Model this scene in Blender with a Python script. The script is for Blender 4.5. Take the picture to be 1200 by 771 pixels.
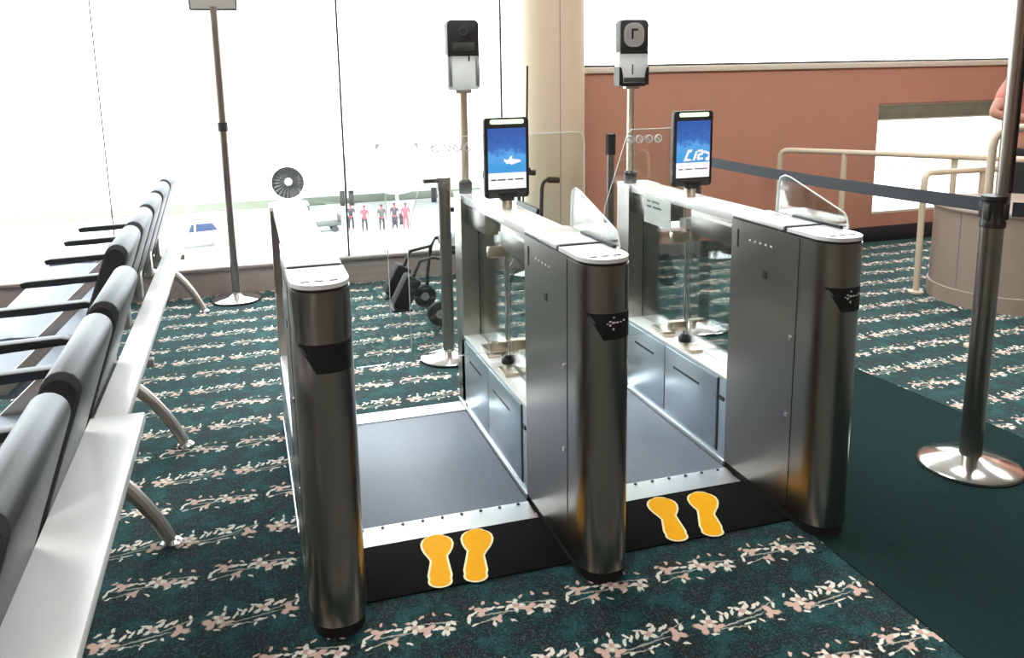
import bpy, bmesh, math, random
from mathutils import Vector, Matrix
random.seed(7)
for o in list(bpy.data.objects): bpy.data.objects.remove(o)
SC = bpy.context.scene
COL = SC.collection
PI = math.pi
# ------------------------------------------------------------------ camera
FPX = 975.557; PIT, ROLL, YAW = .192, -.020, .288
CAM = Vector((-.085, -2.164, 1.519)); PX, PY = -23.2, -110.3
F_ = Vector((math.sin(YAW)*math.cos(PIT), math.cos(YAW)*math.cos(PIT), -math.sin(PIT)))
R_ = Vector((math.cos(YAW), -math.sin(YAW), 0)); U_ = R_.cross(F_)
R2 = R_*math.cos(ROLL)+U_*math.sin(ROLL); U2 = -R_*math.sin(ROLL)+U_*math.cos(ROLL)
cd = bpy.data.cameras.new('camera'); co = bpy.data.objects.new('camera', cd); COL.objects.link(co)
co.matrix_world = Matrix(((R2.x, U2.x, -F_.x, CAM.x), (R2.y, U2.y, -F_.y, CAM.y), (R2.z, U2.z, -F_.z, CAM.z), (0, 0, 0, 1)))
cd.sensor_width = 36; cd.lens = FPX/1200*36; cd.shift_x = -PX/1200; cd.shift_y = PY/1200
cd.clip_start = .02; cd.clip_end = 2000
SC.camera = co
# ------------------------------------------------------------------ sky, exposure
W = bpy.data.worlds.new('sky'); SC.world = W; W.use_nodes = True
bg = W.node_tree.nodes['Background']; bg.inputs[0].default_value = (.90, .97, 1, 1); bg.inputs[1].default_value = 6.0
SC.view_settings.view_transform = 'Standard'; SC.view_settings.look = 'None'
SC.view_settings.gamma = 1; SC.view_settings.use_curve_mapping = False; SC.view_settings.exposure = 0.0
FILL_POWER = 44
sd_ = bpy.data.lights.new('sun', 'SUN'); sd_.energy = 9; sd_.angle = .01; so_ = bpy.data.objects.new('sun', sd_); COL.objects.link(so_)
so_.rotation_euler = Vector((.25, .70, -.67)).to_track_quat('-Z', 'Y').to_euler(); so_.location = (0, 0, 40)   # high sun behind the building: lights the apron only

# ------------------------------------------------------------------ materials
def srgb(r, g, b):
    f = lambda c: (c/255/12.92 if c/255 <= .04045 else ((c/255+.055)/1.055)**2.4)
    return (f(r), f(g), f(b), 1)
def newmat(name):
    m = bpy.data.materials.new(name); m.use_nodes = True
    nt = m.node_tree; return m, nt, nt.nodes['Principled BSDF']
def mat(name, col, rough=.5, metal=0, noise=None, bump=0, spec=None, emit=0, coat=0, amp=.15):
    """plain principled surface with procedural mottling / fine relief"""
    m, nt, b = newmat(name)
    b.inputs['Base Color'].default_value = col; b.inputs['Roughness'].default_value = rough; b.inputs['Metallic'].default_value = metal
    if spec is not None: b.inputs['Specular IOR Level'].default_value = spec
    if coat: b.inputs['Coat Weight'].default_value = coat
    if emit:
        b.inputs['Emission Color'].default_value = col; b.inputs['Emission Strength'].default_value = emit
    n = nt.nodes.new('ShaderNodeTexNoise'); tc = nt.nodes.new('ShaderNodeTexCoord')
    n.inputs['Scale'].default_value = noise or 12; n.inputs['Detail'].default_value = 3
    nt.links.new(tc.outputs['Object'], n.inputs['Vector'])
    mx = nt.nodes.new('ShaderNodeMix'); mx.data_type = 'RGBA'; mx.blend_type = 'MULTIPLY'
    mx.inputs[6].default_value = col
    rp = nt.nodes.new('ShaderNodeMapRange'); rp.inputs[3].default_value = 1-amp; rp.inputs[4].default_value = 1+amp
    nt.links.new(n.outputs[0], rp.inputs[0]); nt.links.new(rp.outputs[0], mx.inputs[7]); mx.inputs[0].default_value = 1
    nt.links.new(mx.outputs[2], b.inputs['Base Color'])
    if bump:
        bp = nt.nodes.new('ShaderNodeBump'); bp.inputs['Strength'].default_value = bump; bp.inputs['Distance'].default_value = .003
        nt.links.new(n.outputs[0], bp.inputs['Height']); nt.links.new(bp.outputs[0], b.inputs['Normal'])
    return m
def brushed(name, col, rough=.3, stretch=(40, 40, 2.0)):
    m, nt, b = newmat(name)
    b.inputs['Metallic'].default_value = 1; b.inputs['Base Color'].default_value = col
    tc = nt.nodes.new('ShaderNodeTexCoord'); mp = nt.nodes.new('ShaderNodeMapping'); mp.inputs['Scale'].default_value = stretch
    n = nt.nodes.new('ShaderNodeTexNoise'); n.inputs['Scale'].default_value = 6; n.inputs['Detail'].default_value = 4
    nt.links.new(tc.outputs['Object'], mp.inputs[0]); nt.links.new(mp.outputs[0], n.inputs['Vector'])
    rp = nt.nodes.new('ShaderNodeMapRange'); rp.inputs[3].default_value = rough-.01; rp.inputs[4].default_value = rough+.01
    nt.links.new(n.outputs[0], rp.inputs[0]); nt.links.new(rp.outputs[0], b.inputs['Roughness'])
    return m
def glassmat(name, tint, refl=.5, base=.03):
    """thin clear pane: transparent body with a Fresnel sheen"""
    m, nt, b = newmat(name); nt.nodes.remove(b)
    out = nt.nodes['Material Output']
    t = nt.nodes.new('ShaderNodeBsdfTransparent'); t.inputs[0].default_value = tint
    g = nt.nodes.new('ShaderNodeBsdfGlossy'); g.inputs['Roughness'].default_value = .02; g.inputs[0].default_value = (1, 1, 1, 1)
    lw = nt.nodes.new('ShaderNodeLayerWeight'); lw.inputs[0].default_value = .25
    mr = nt.nodes.new('ShaderNodeMapRange'); mr.inputs[3].default_value = base; mr.inputs[4].default_value = refl
    nt.links.new(lw.outputs['Fresnel'], mr.inputs[0])
    mx = nt.nodes.new('ShaderNodeMixShader'); nt.links.new(mr.outputs[0], mx.inputs[0])
    nt.links.new(t.outputs[0], mx.inputs[1]); nt.links.new(g.outputs[0], mx.inputs[2]); nt.links.new(mx.outputs[0], out.inputs[0])
    return m

def carpet_material():
    """floral loom pattern: rows of cream and pink sprigs on mottled teal, all node maths"""
    m, nt, b = newmat('floral_carpet'); N = nt.nodes.new; L = nt.links.new
    b.inputs['Roughness'].default_value = .85; b.inputs['Specular IOR Level'].default_value = .15; b.inputs['Sheen Weight'].default_value = .24; b.inputs['Sheen Roughness'].default_value = .45; b.inputs['Sheen Tint'].default_value = (.5, 1, 1, 1)
    tc = N('ShaderNodeTexCoord')
    TX, TY = .30, .476
    wob = N('ShaderNodeTexNoise'); wob.inputs['Scale'].default_value = 75; wob.inputs['Detail'].default_value = 1
    L(tc.outputs['Object'], wob.inputs['Vector'])
    s1 = N('ShaderNodeVectorMath'); s1.operation = 'SUBTRACT'; L(wob.outputs['Color'], s1.inputs[0]); s1.inputs[1].default_value = (.5, .5, .5)
    s2 = N('ShaderNodeVectorMath'); s2.operation = 'SCALE'; L(s1.outputs[0], s2.inputs[0]); s2.inputs['Scale'].default_value = .012
    s3 = N('ShaderNodeVectorMath'); s3.operation = 'ADD'; L(tc.outputs['Object'], s3.inputs[0]); L(s2.outputs[0], s3.inputs[1])
    # slight skew of every repeat
    sep = N('ShaderNodeSeparateXYZ'); L(s3.outputs[0], sep.inputs[0])
    def math_(op, a, bb=None, c=None):
        n = N('ShaderNodeMath'); n.operation = op
        for k, v in enumerate((a, bb, c)):
            if v is None: continue
            if isinstance(v, (int, float)): n.inputs[k].default_value = v
            else: L(v, n.inputs[k])
        return n.outputs[0]
    yy = math_('ADD', sep.outputs[1], math_('MULTIPLY', sep.outputs[0], -.02))
    rowi = math_('FLOOR', math_('DIVIDE', yy, TY))
    xx = math_('ADD', sep.outputs[0], math_('MULTIPLY', rowi, .11))
    lx = math_('MULTIPLY', math_('FRACT', math_('DIVIDE', xx, TX)), TX)
    ly = math_('MULTIPLY', math_('FRACT', math_('DIVIDE', yy, TY)), TY)
    cmb = N('ShaderNodeCombineXYZ'); L(lx, cmb.inputs[0]); L(ly, cmb.inputs[1])
    acc = {}
    def ell(kind, cx, cy, rx, ry, ang=0):
        mp = N('ShaderNodeMapping'); mp.vector_type = 'TEXTURE'
        rx, ry = rx*1.12, ry*1.22
        mp.inputs['Location'].default_value = (cx, cy, 0); mp.inputs['Rotation'].default_value = (0, 0, math.radians(ang)); mp.inputs['Scale'].default_value = (rx, ry, 1)
        L(cmb.outputs[0], mp.inputs[0])
        le = N('ShaderNodeVectorMath'); le.operation = 'LENGTH'; L(mp.outputs[0], le.inputs[0])
        acc[kind] = le.outputs['Value'] if kind not in acc else math_('MINIMUM', acc[kind], le.outputs['Value'])
    def flower(kind, cx, cy, r, a0=0):
        mp = N('ShaderNodeMapping'); mp.vector_type = 'TEXTURE'
        mp.inputs['Location'].default_value = (cx, cy, 0); mp.inputs['Rotation'].default_value = (0, 0, math.radians(a0)); mp.inputs['Scale'].default_value = (r*1.5, r*1.32, 1)
        L(cmb.outputs[0], mp.inputs[0])
        le = N('ShaderNodeVectorMath'); le.operation = 'LENGTH'; L(mp.outputs[0], le.inputs[0])
        sx_ = N('ShaderNodeSeparateXYZ'); L(mp.outputs[0], sx_.inputs[0])
        th = math_('ARCTAN2', sx_.outputs[1], sx_.outputs[0])
        d_ = math_('DIVIDE', le.outputs['Value'], math_('MULTIPLY_ADD', math_('COSINE', math_('MULTIPLY', th, 4 if kind == 'c' else 3)), .34, .72))
        acc[kind] = d_ if kind not in acc else math_('MINIMUM', acc[kind], d_)
        if kind == 'c':
            h_ = math_('DIVIDE', le.outputs['Value'], .36); acc['h'] = h_ if 'h' not in acc else math_('MINIMUM', acc['h'], h_)
    # row of upright sprigs
    flower('p', .030, .100, .022, 20); flower('c', .056, .118, .019, 70); flower('p', .064, .090, .017, 0)
    for k in range(3): ell('c', .096+k*.022, .118+k*.007, .015, .0048, 62)
    flower('c', .172, .128, .020, 40); ell('c', .196, .146, .015, .005, 70); ell('c', .215, .136, .016, .005, 35)
    flower('p', .246, .098, .021, 100); ell('c', .270, .122, .014, .0045, 60)
    ell('v', .150, .092, .075, .0028, 6); ell('v', .105, .074, .045, .0026, -8); ell('v', .235, .122, .05, .0026, 20); ell('c', .165, .076, .020, .0035, 5)
    # row of curling sprigs
    ell('c', .020, .348, .018, .0045, 75); ell('c', .036, .368, .018, .0045, 25); flower('p', .066, .374, .019, 10)
    ell('c', .096, .376, .012, .0045, 15); ell('c', .120, .372, .012, .0045, -10); ell('c', .138, .360, .010, .0045, 40)
    flower('c', .166, .366, .021, 80); flower('p', .196, .344, .020, 30); ell('c', .222, .340, .012, .0045, 10)
    flower('c', .250, .334, .020, 60); ell('c', .274, .350, .012, .005, 120)
    ell('v', .110, .350, .070, .0028, -5); ell('v', .080, .332, .045, .0026, 12); flower('p', .100, .326, .014, 50); ell('v', .240, .362, .05, .0026, -12)
    for k in range(7):      # scattered leaves filling both rows
        ell('c', .025+k*.041, .150+.012*math.sin(k*2.1), .011, .0038, 50+k*37); ell('p', .040+k*.038, .398+.010*math.sin(k*1.7), .010, .0040, 20+k*51)
    for k in range(5):
        ell('c', .045+k*.052, .066+.008*math.sin(k*2.6), .010, .0036, -20+k*43); ell('c', .03+k*.055, .312+.010*math.cos(k*1.9), .011, .0036, 15+k*61)
    def mask(v, lo, hi):
        r = N('ShaderNodeMapRange'); r.interpolation_type = 'SMOOTHSTEP'; L(v, r.inputs[0])
        r.inputs[1].default_value = lo; r.inputs[2].default_value = hi; r.inputs[3].default_value = 1; r.inputs[4].default_value = 0
        return r.outputs[0]
    # ground: teal with darker plum clouds and fine loops
    cl = N('ShaderNodeTexNoise'); cl.inputs['Scale'].default_value = 11; cl.inputs['Detail'].default_value = 2; L(tc.outputs['Object'], cl.inputs['Vector'])
    ra = N('ShaderNodeValToRGB'); e = ra.color_ramp.elements
    e[0].position = .40; e[0].color = (.012, .005, .008, 1); e[1].position = .64; e[1].color = (.007, .046, .050, 1)
    ra.color_ramp.elements.new(.50).color = (.003, .010, .011, 1); L(cl.outputs[0], ra.inputs[0])
    fi = N('ShaderNodeTexNoise'); fi.inputs['Scale'].default_value = 70; fi.inputs['Detail'].default_value = 2; L(tc.outputs['Object'], fi.inputs['Vector'])
    line = math_('ABSOLUTE', math_('SUBTRACT', fi.outputs[0], .5)); lm = mask(line, .0, .03)
    mx0 = N('ShaderNodeMix'); mx0.data_type = 'RGBA'; L(math_('MULTIPLY', lm, .75), mx0.inputs[0]); L(ra.outputs[0], mx0.inputs[6]); mx0.inputs[7].default_value = (.05, .15, .15, 1)
    last = mx0.outputs[2]
    for kind, colr, k in (('v', (.42, .42, .36, 1), .9), ('p', (.72, .50, .42, 1), 1), ('c', (.84, .80, .72, 1), 1), ('h', (.55, .30, .24, 1), .8)):
        mx = N('ShaderNodeMix'); mx.data_type = 'RGBA'; L(math_('MULTIPLY', mask(acc[kind], .75, 1.1), k), mx.inputs[0]); L(last, mx.inputs[6]); mx.inputs[7].default_value = colr; last = mx.outputs[2]
    L(last, b.inputs['Base Color'])
    bp = N('ShaderNodeBump'); bp.inputs['Strength'].default_value = .4; bp.inputs['Distance'].default_value = .004; L(fi.outputs[0], bp.inputs['Height']); L(bp.outputs[0], b.inputs['Normal'])
    return m

M = dict(
    carpet=carpet_material(),
    teal=mat('plain_teal_carpet', (.010, .030, .028, 1), .95, noise=160, bump=.5, spec=.1, amp=.45),
    steel=brushed('brushed_steel', (.33, .30, .275, 1), .28),
    litlid=mat('window_lit_lid', (.86, .87, .87, 1), .25, 0, coat=.5, amp=.02),  # window reflection on the steel tops put into a near-white colour
    panelsteel=brushed('pale_panel_steel', (.55, .62, .67, 1), .33, (30, 2, 30)),
    chrome=mat('chrome', (.80, .80, .80, 1), .14, 1, amp=.03),
    warmsteel=brushed('warm_bracket_steel', (.72, .64, .52, 1), .3),
    black=mat('black_plastic', (.012, .012, .013, 1), .4, amp=.1),
    rubber=mat('black_rubber', (.008, .008, .008, 1), .8, noise=60),
    reader=mat('dark_reader_window', (.006, .006, .008, 1), .5, noise=90, amp=.4),
    white=mat('white_plastic', (.82, .82, .80, 1), .35, amp=.03),
    paper=mat('white_paper', (.86, .86, .84, 1), .8, amp=.03),
    ink=mat('grey_ink', (.12, .12, .13, 1), .8),
    dark=mat('dark_charcoal', (.03, .03, .032, 1), .45),
    platform=mat('grey_lane_floor', (.20, .232, .285, 1), .5, noise=220, bump=.25, amp=.25),
    mat_=mat('dark_floor_mat', (.006, .006, .006, 1), .95, spec=.12, noise=120, bump=.4, amp=.3),
    alu=brushed('aluminium_edge', (.72, .74, .75, 1), .38, (2, 40, 40)),
    yellow=mat('yellow_vinyl', srgb(252, 180, 2), .7, spec=.15, noise=40, amp=.06),
    yedge=mat('cream_vinyl_edge', srgb(255, 244, 190), .5, amp=.03),
    brown=mat('terracotta_wall_paint', (.50, .24, .165, 1), .7, noise=3, amp=.06),
    sill=mat('brown_window_base', (.34, .285, .275, 1), .6, noise=6, amp=.12),
    cream=mat('cream_trim', (.70, .62, .52, 1), .5, amp=.05),
    skirting=mat('dark_skirting', (.022, .022, .026, 1), .5),
    column=mat('beige_column_paint', (.64, .52, .38, 1), .6, noise=4, amp=.04),
    seam=mat('dark_seam', (.02, .02, .02, 1), .6),
    rail=mat('beige_rail_paint', (.66, .56, .43, 1), .35, amp=.06),
    drum=mat('taupe_counter_laminate', (.36, .29, .24, 1), .45, noise=5, amp=.05),
    vinyl=mat('grey_bench_vinyl', (.062, .070, .076, 1), .42, noise=90, bump=.15, amp=.14),
    seatpad=mat('blue_grey_seat_vinyl', (.22, .27, .34, 1), .45, noise=90, bump=.15, amp=.14),
    ledge=mat('white_ledge_laminate', (.90, .92, .93, 1), .25, amp=.03),
    castalu=mat('cast_aluminium', (.55, .50, .46, 1), .36, .9, amp=.1),
    belt=mat('grey_webbing', (.045, .05, .06, 1), .7, noise=150, amp=.3),
    glass=glassmat('clear_flap_glass', (.94, .97, .96, 1), .55, .05),
    winglass=glassmat('window_glass', (.985, .99, .99, 1), .35, .015),
    glassedge=mat('polished_glass_edge', (.80, .86, .84, 1), .25, amp=.03),
    icon=mat('white_icon_print', (.85, .86, .88, 1), .6, amp=.02),
    ceiling=mat('ceiling_paint', (.62, .60, .56, 1), .8, amp=.03),
    backwall=mat('warm_rear_wall', (.32, .18, .095, 1), .6, noise=2, amp=.25),
    fillglow=mat('fill_diffuser', (1, .96, .90, 1), .5, emit=3, amp=0),  # glowing face of the added fill panels
    apron=mat('pale_concrete_apron', (.55, .55, .54, 1), .9, noise=.2, amp=.08),
    grass=mat('sunlit_grass', (.105, .125, .083, 1), .9, noise=.6, amp=.15),
    planewhite=mat('white_aircraft_skin', (.75, .76, .77, 1), .4, amp=.03),
    fan=mat('grey_fan_titanium', (.06, .06, .063, 1), .5, amp=.3, noise=9),
    carblue=mat('blue_car_glass', (.05, .075, .17, 1), .3, amp=.25, noise=3),
    skin=mat('skin', (.50, .24, .17, 1), .55, noise=30, amp=.08),
    salmon=mat('salmon_cotton', (.55, .20, .16, 1), .8, noise=50, amp=.12),
    redvest=mat('red_work_shirt', (.26, .055, .065, 1), .8, amp=.2),
    darkcloth=mat('dark_work_cloth', (.03, .03, .034, 1), .8, amp=.2),
    hair=mat('dark_hair', (.02, .015, .012, 1), .6, noise=80),
    cartgrey=mat('grey_cart_paint', (.06, .06, .058, 1), .6, amp=.2),
)
def screen_material():
    m, nt, b = newmat('blue_screen_picture'); N = nt.nodes.new; L = nt.links.new
    tc = N('ShaderNodeTexCoord'); sp = N('ShaderNodeSeparateXYZ'); L(tc.outputs['Object'], sp.inputs[0])
    n = N('ShaderNodeTexNoise'); n.inputs['Scale'].default_value = 45; n.inputs['Detail'].default_value = 3; L(tc.outputs['Object'], n.inputs['Vector'])
    a = N('ShaderNodeMath'); a.operation = 'MULTIPLY_ADD'; L(n.outputs[0], a.inputs[0]); a.inputs[1].default_value = .10; L(sp.outputs[2], a.inputs[2])
    r = N('ShaderNodeMapRange'); L(a.outputs[0], r.inputs[0]); r.inputs[1].default_value = .17; r.inputs[2].default_value = .375
    c = N('ShaderNodeValToRGB'); e = c.color_ramp.elements
    e[0].position = .18; e[0].color = srgb(64, 150, 210); e[1].position = .85; e[1].color = srgb(52, 88, 160)
    c.color_ramp.elements.new(.42).color = srgb(88, 160, 222); c.color_ramp.elements.new(.53).color = srgb(58, 108, 182); L(r.outputs[0], c.inputs[0])
    b.inputs['Base Color'].default_value = (.01, .01, .02, 1); b.inputs['Roughness'].default_value = .2
    L(c.outputs[0], b.inputs['Emission Color']); b.inputs['Emission Strength'].default_value = 1.15
    return m
M['screen'] = screen_material()
def milky(name, col):
    m, nt, b = newmat(name); out = nt.nodes['Material Output']; tr = nt.nodes.new('ShaderNodeBsdfTranslucent'); tr.inputs[0].default_value = col
    b.inputs['Base Color'].default_value = col; b.inputs['Roughness'].default_value = .3
    mx = nt.nodes.new('ShaderNodeMixShader'); mx.inputs[0].default_value = .5
    nt.links.new(b.outputs[0], mx.inputs[1]); nt.links.new(tr.outputs[0], mx.inputs[2]); nt.links.new(mx.outputs[0], out.inputs[0]); return m
M['milky'] = milky('milky_white_plastic', (.86, .87, .86, 1)); M['paper'] = milky('thin_white_sheet', (.86, .86, .84, 1))
M['screenwhite'] = mat('white_screen_band', srgb(238, 236, 246), .3, emit=.75, amp=.02)
M['glowbar'] = mat('green_white_light_bar', srgb(225, 255, 215), .4, emit=1.1, amp=0)

# ------------------------------------------------------------------ mesh helpers
def obj(name, bm, m, parent=None, smooth=True, sharp=35):
    me = bpy.data.meshes.new(name)
    bmesh.ops.recalc_face_normals(bm, faces=bm.faces)
    bm.to_mesh(me); bm.free()
    o = bpy.data.objects.new(name, me); COL.objects.link(o)
    me.materials.append(M[m] if isinstance(m, str) else m)
    if smooth:
        for p in me.polygons: p.use_smooth = True
        me.set_sharp_from_angle(angle=math.radians(sharp))
    if parent is not None: o.parent = parent
    return o
def B(): return bmesh.new()
def box(x0, x1, y0, y1, z0, z1, bev=0, bm=None):
    b2 = bmesh.new()
    bmesh.ops.create_cube(b2, size=1)
    for v in b2.verts: v.co = Vector(((x0+x1)/2+v.co.x*(x1-x0), (y0+y1)/2+v.co.y*(y1-y0), (z0+z1)/2+v.co.z*(z1-z0)))
    if bev: bmesh.ops.bevel(b2, geom=b2.edges[:], offset=bev, segments=2, affect='EDGES', profile=.5)
    return merge(bm, b2)
def merge(bm, b2):
    if bm is None: return b2
    me = bpy.data.meshes.new('t'); b2.to_mesh(me); b2.free(); bm.from_mesh(me); bpy.data.meshes.remove(me); return bm
def tube(pts, r, n=12, bm=None, caps=True):
    """swept round tube, r a number or one radius per point"""
    bm = bm or B(); pts = [Vector(p) for p in pts]; rs = r if isinstance(r, (list, tuple)) else [r]*len(pts)
    rings = []; up = None
    for i, p in enumerate(pts):
        t = (pts[min(i+1, len(pts)-1)]-pts[max(i-1, 0)]).normalized()
        if up is None:
            up = Vector((0, 0, 1)) if abs(t.z) < .9 else Vector((1, 0, 0))
        a = t.cross(up).normalized(); up2 = a.cross(t).normalized(); up = up2
        rings.append([bm.verts.new(p+(a*math.cos(2*PI*k/n)+up2*math.sin(2*PI*k/n))*rs[i]) for k in range(n)])
    for i in range(len(rings)-1):
        for k in range(n): bm.faces.new((rings[i][k], rings[i][(k+1) % n], rings[i+1][(k+1) % n], rings[i+1][k]))
    if caps:
        bm.faces.new(rings[0][::-1]); bm.faces.new(rings[-1])
    return bm
def prism(poly, axis, a0, a1, bm=None, bev=0):
    """extrude a 2-d outline along axis: 'x' -> (y,z), 'y' -> (x,z), 'z' -> (x,y)"""
    b2 = B()
    def P(q, a):
        return {'x': (a, q[0], q[1]), 'y': (q[0], a, q[1]), 'z': (q[0], q[1], a)}[axis]
    v0 = [b2.verts.new(P(q, a0)) for q in poly]; v1 = [b2.verts.new(P(q, a1)) for q in poly]; n = len(poly)
    b2.faces.new(v0[::-1]); b2.faces.new(v1)
    for i in range(n): b2.faces.new((v0[i], v0[(i+1) % n], v1[(i+1) % n], v1[i]))
    if bev: bmesh.ops.bevel(b2, geom=[e for e in b2.edges], offset=bev, segments=2, affect='EDGES', profile=.5)
    return merge(bm, b2)
def lathe(prof, c=(0, 0, 0), n=32, bm=None):
    bm = bm or B(); c = Vector(c); rings = []
    for r, z in prof:
        if r < 1e-6: rings.append([bm.verts.new(c+Vector((0, 0, z)))])
        else: rings.append([bm.verts.new(c+Vector((r*math.cos(2*PI*k/n), r*math.sin(2*PI*k/n), z))) for k in range(n)])
    for i in range(len(rings)-1):
        a, b = rings[i], rings[i+1]
        for k in range(n):
            k2 = (k+1) % n
            if len(a) == 1 and len(b) == 1: continue
            if len(a) == 1: bm.faces.new((a[0], b[k2], b[k]))
            elif len(b) == 1: bm.faces.new((a[k], a[k2], b[0]))
            else: bm.faces.new((a[k], a[k2], b[k2], b[k]))
    return bm
def rounded(x0, x1, y0, y1, r, n=5, corners=(1, 1, 1, 1)):
    """outline of a rectangle with rounded corners; corners = (lower-left, lower-right, upper-right, upper-left)"""
    out = []
    for (cx, cy, a0, k) in ((x0, y0, 180, 0), (x1, y0, 270, 1), (x1, y1, 0, 2), (x0, y1, 90, 3)):
        if not corners[k] or r == 0: out.append((cx, cy)); continue
        ox = cx+(r if cx == x0 else -r); oy = cy+(r if cy == y0 else -r)
        for j in range(n+1):
            a = math.radians(a0+90*j/n); out.append((ox+r*math.cos(a), oy+r*math.sin(a)))
    return out
def tag(o, label, cat, group=None, kind=None):
    o['label'] = label; o['category'] = cat
    if group: o['group'] = group
    if kind: o['kind'] = kind
    return o
def thing(name, label, cat, loc=(0, 0, 0), rz=0, group=None):
    o = bpy.data.objects.new(name, None); o.empty_display_size = .1; COL.objects.link(o); o.location = loc; o.rotation_euler = (0, 0, rz)
    return tag(o, label, cat, group)
def struct(name, bm, m, label=None, parent=None, smooth=True):
    o = obj(name, bm, m, parent, smooth)
    o['kind'] = 'structure'
    if label: o['label'] = label
    return o

# ------------------------------------------------------------------ the room
YW, YB = 3.92, 3.75          # window front, terracotta wall front
XL, XR, YR, ZC = -5.0, 9.0, -6.0, 3.3
struct('floor', box(XL, XR, YR, YW+.1, -.2, 0), 'carpet', 'teal carpet woven with rows of cream and pink flowers')
# plain teal inlay
bm = B(); vs = [bm.verts.new(p) for p in ((1.572, YR, .003), (2.96, YR, .003), (2.90, .35, .003), (2.83, 1.17, .003), (2.80, YB-.02, .003), (1.70, YB-.02, .003), (1.625, .05, .003))]; bm.faces.new(vs)
r = bmesh.ops.extrude_face_region(bm, geom=bm.faces[:]); bmesh.ops.translate(bm, vec=(0, 0, -.0025), verts=[v for v in r['geom'] if isinstance(v, bmesh.types.BMVert)])
struct('floor_inlay', bm, 'teal', 'plain dark teal carpet band running past the right gate', smooth=False)
struct('ceiling', box(XL, XR, YR, YW+.1, ZC, ZC+.15), 'ceiling', 'plain pale ceiling above the gate area')
struct('wall_rear', box(XL, XR, YR-.15, YR, 0, ZC), 'backwall', 'warm brown wall behind the viewer')
struct('wall_left', box(XL-.15, XL, YR, YW+.1, 0, ZC), 'cream', 'cream wall at the far left end')
struct('wall_right', box(XR, XR+.15, YR, YW+.1, 0, ZC), 'brown', 'terracotta wall at the far right end')
# window front on the left
wf = struct('wall_window', box(XL, 2.02, YW, YW+.12, 0, .185), 'sill', 'low brown base wall under the tall windows')
struct('trim_1', box(XL, 2.02, YW-.03, YW+.12, .185, .205, .004), 'sill', 'thin brown sill ledge under the tall windows')
xs = [-4.9, -2.57, -.975, .612, 1.82]
for i in range(4):
    w = struct('window_%d' % (i+1), box(xs[i]+.008, xs[i+1]-.008, YW+.03, YW+.042, .205, ZC-.02), 'winglass', 'tall clear window pane, number %s from the column' % ('four', 'three', 'two', 'one')[i], smooth=False)
    jw = .0025 if i < 2 else .006
    obj('joint', box(xs[i+1]-jw, xs[i+1]+jw, YW+.02, YW+.05, .205, ZC-.02), 'seam', w)
# terracotta wall with a low window and a window band above
OX0, OX1, OZ0, OZ1 = 5.12, 6.60, .245, 1.197
wb = struct('wall_back', box(2.02, OX0, YB, YB+.16, 0, 1.50), 'brown', 'terracotta half wall under the window band')
for bb in (box(OX1, XR, YB, YB+.16, 0, 1.50), box(OX0, OX1, YB, YB+.16, OZ1, 1.50), box(OX0, OX1, YB, YB+.16, 0, OZ0)):
    struct('wall_panel', bb, 'brown', parent=wb)
struct('trim_2', box(2.02, XR, YB-.025, YB+.18, 1.50, 1.545, .005), 'cream', 'cream ledge capping the terracotta wall')
struct('baseboard_back', box(2.02, XR, YB-.015, YB, 0, .135, .003), 'skirting', 'dark skirting along the terracotta wall')
w5 = struct('window_5', box(2.06, XR, YB+.08, YB+.09, 1.56, ZC-.02), 'winglass', 'long window band above the terracotta wall', smooth=False)
obj('bottom_frame', box(2.06, XR, YB+.06, YB+.11, 1.545, 1.562), 'cartgrey', w5)
w6 = struct('window_6', box(OX0+.02, OX1-.02, YB+.09, YB+.10, OZ0+.02, OZ1-.02), 'winglass', 'low bright window set into the terracotta wall', smooth=False)
for nm, bb in (('frame_side', box(OX0, OX0+.02, YB+.02, YB+.15, OZ0, OZ1)), ('frame_side', box(OX1-.02, OX1, YB+.02, YB+.15, OZ0, OZ1)), ('frame_bottom', box(OX0, OX1, YB+.0, YB+.15, OZ0, OZ0+.02)), ('frame_top', box(OX0, OX1, YB+.02, YB+.15, OZ1-.02, OZ1))):
    obj(nm, bb, 'cream', w6)
M['blind'] = mat('grey_green_blind', (.20, .20, .15, 1), .8, noise=25, amp=.25)
bl = obj('roller_blind', box(OX0+.021, OX1-.021, YB+.03, YB+.05, OZ1-.135, OZ1-.021, .003), 'blind', w6)
obj('blind_bar', box(OX0+.021, OX1-.021, YB+.027, YB+.053, OZ1-.147, OZ1-.135, .002), 'cream', bl)
# column
cb = lathe([(0, 0), (.222, 0), (.222, ZC), (0, ZC)], (2.045, 3.44, 0), 48)
colm = struct('column', cb, 'column', 'round beige column between the windows and the terracotta wall')
tag(colm, 'round beige column between the windows and the terracotta wall', 'column')
a = math.radians(262)
obj('panel_seam', box(2.045+.2215*math.cos(a)-.0025, 2.045+.2215*math.cos(a)+.0025, 3.44+.2215*math.sin(a)-.003, 3.44+.2215*math.sin(a)+.003, .01, ZC-.01), 'sill', colm)
obj('base_ring', lathe([(.222, 0), (.232, 0), (.232, .10), (.222, .11)], (2.045, 3.44, 0), 48), 'skirting', colm)

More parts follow.
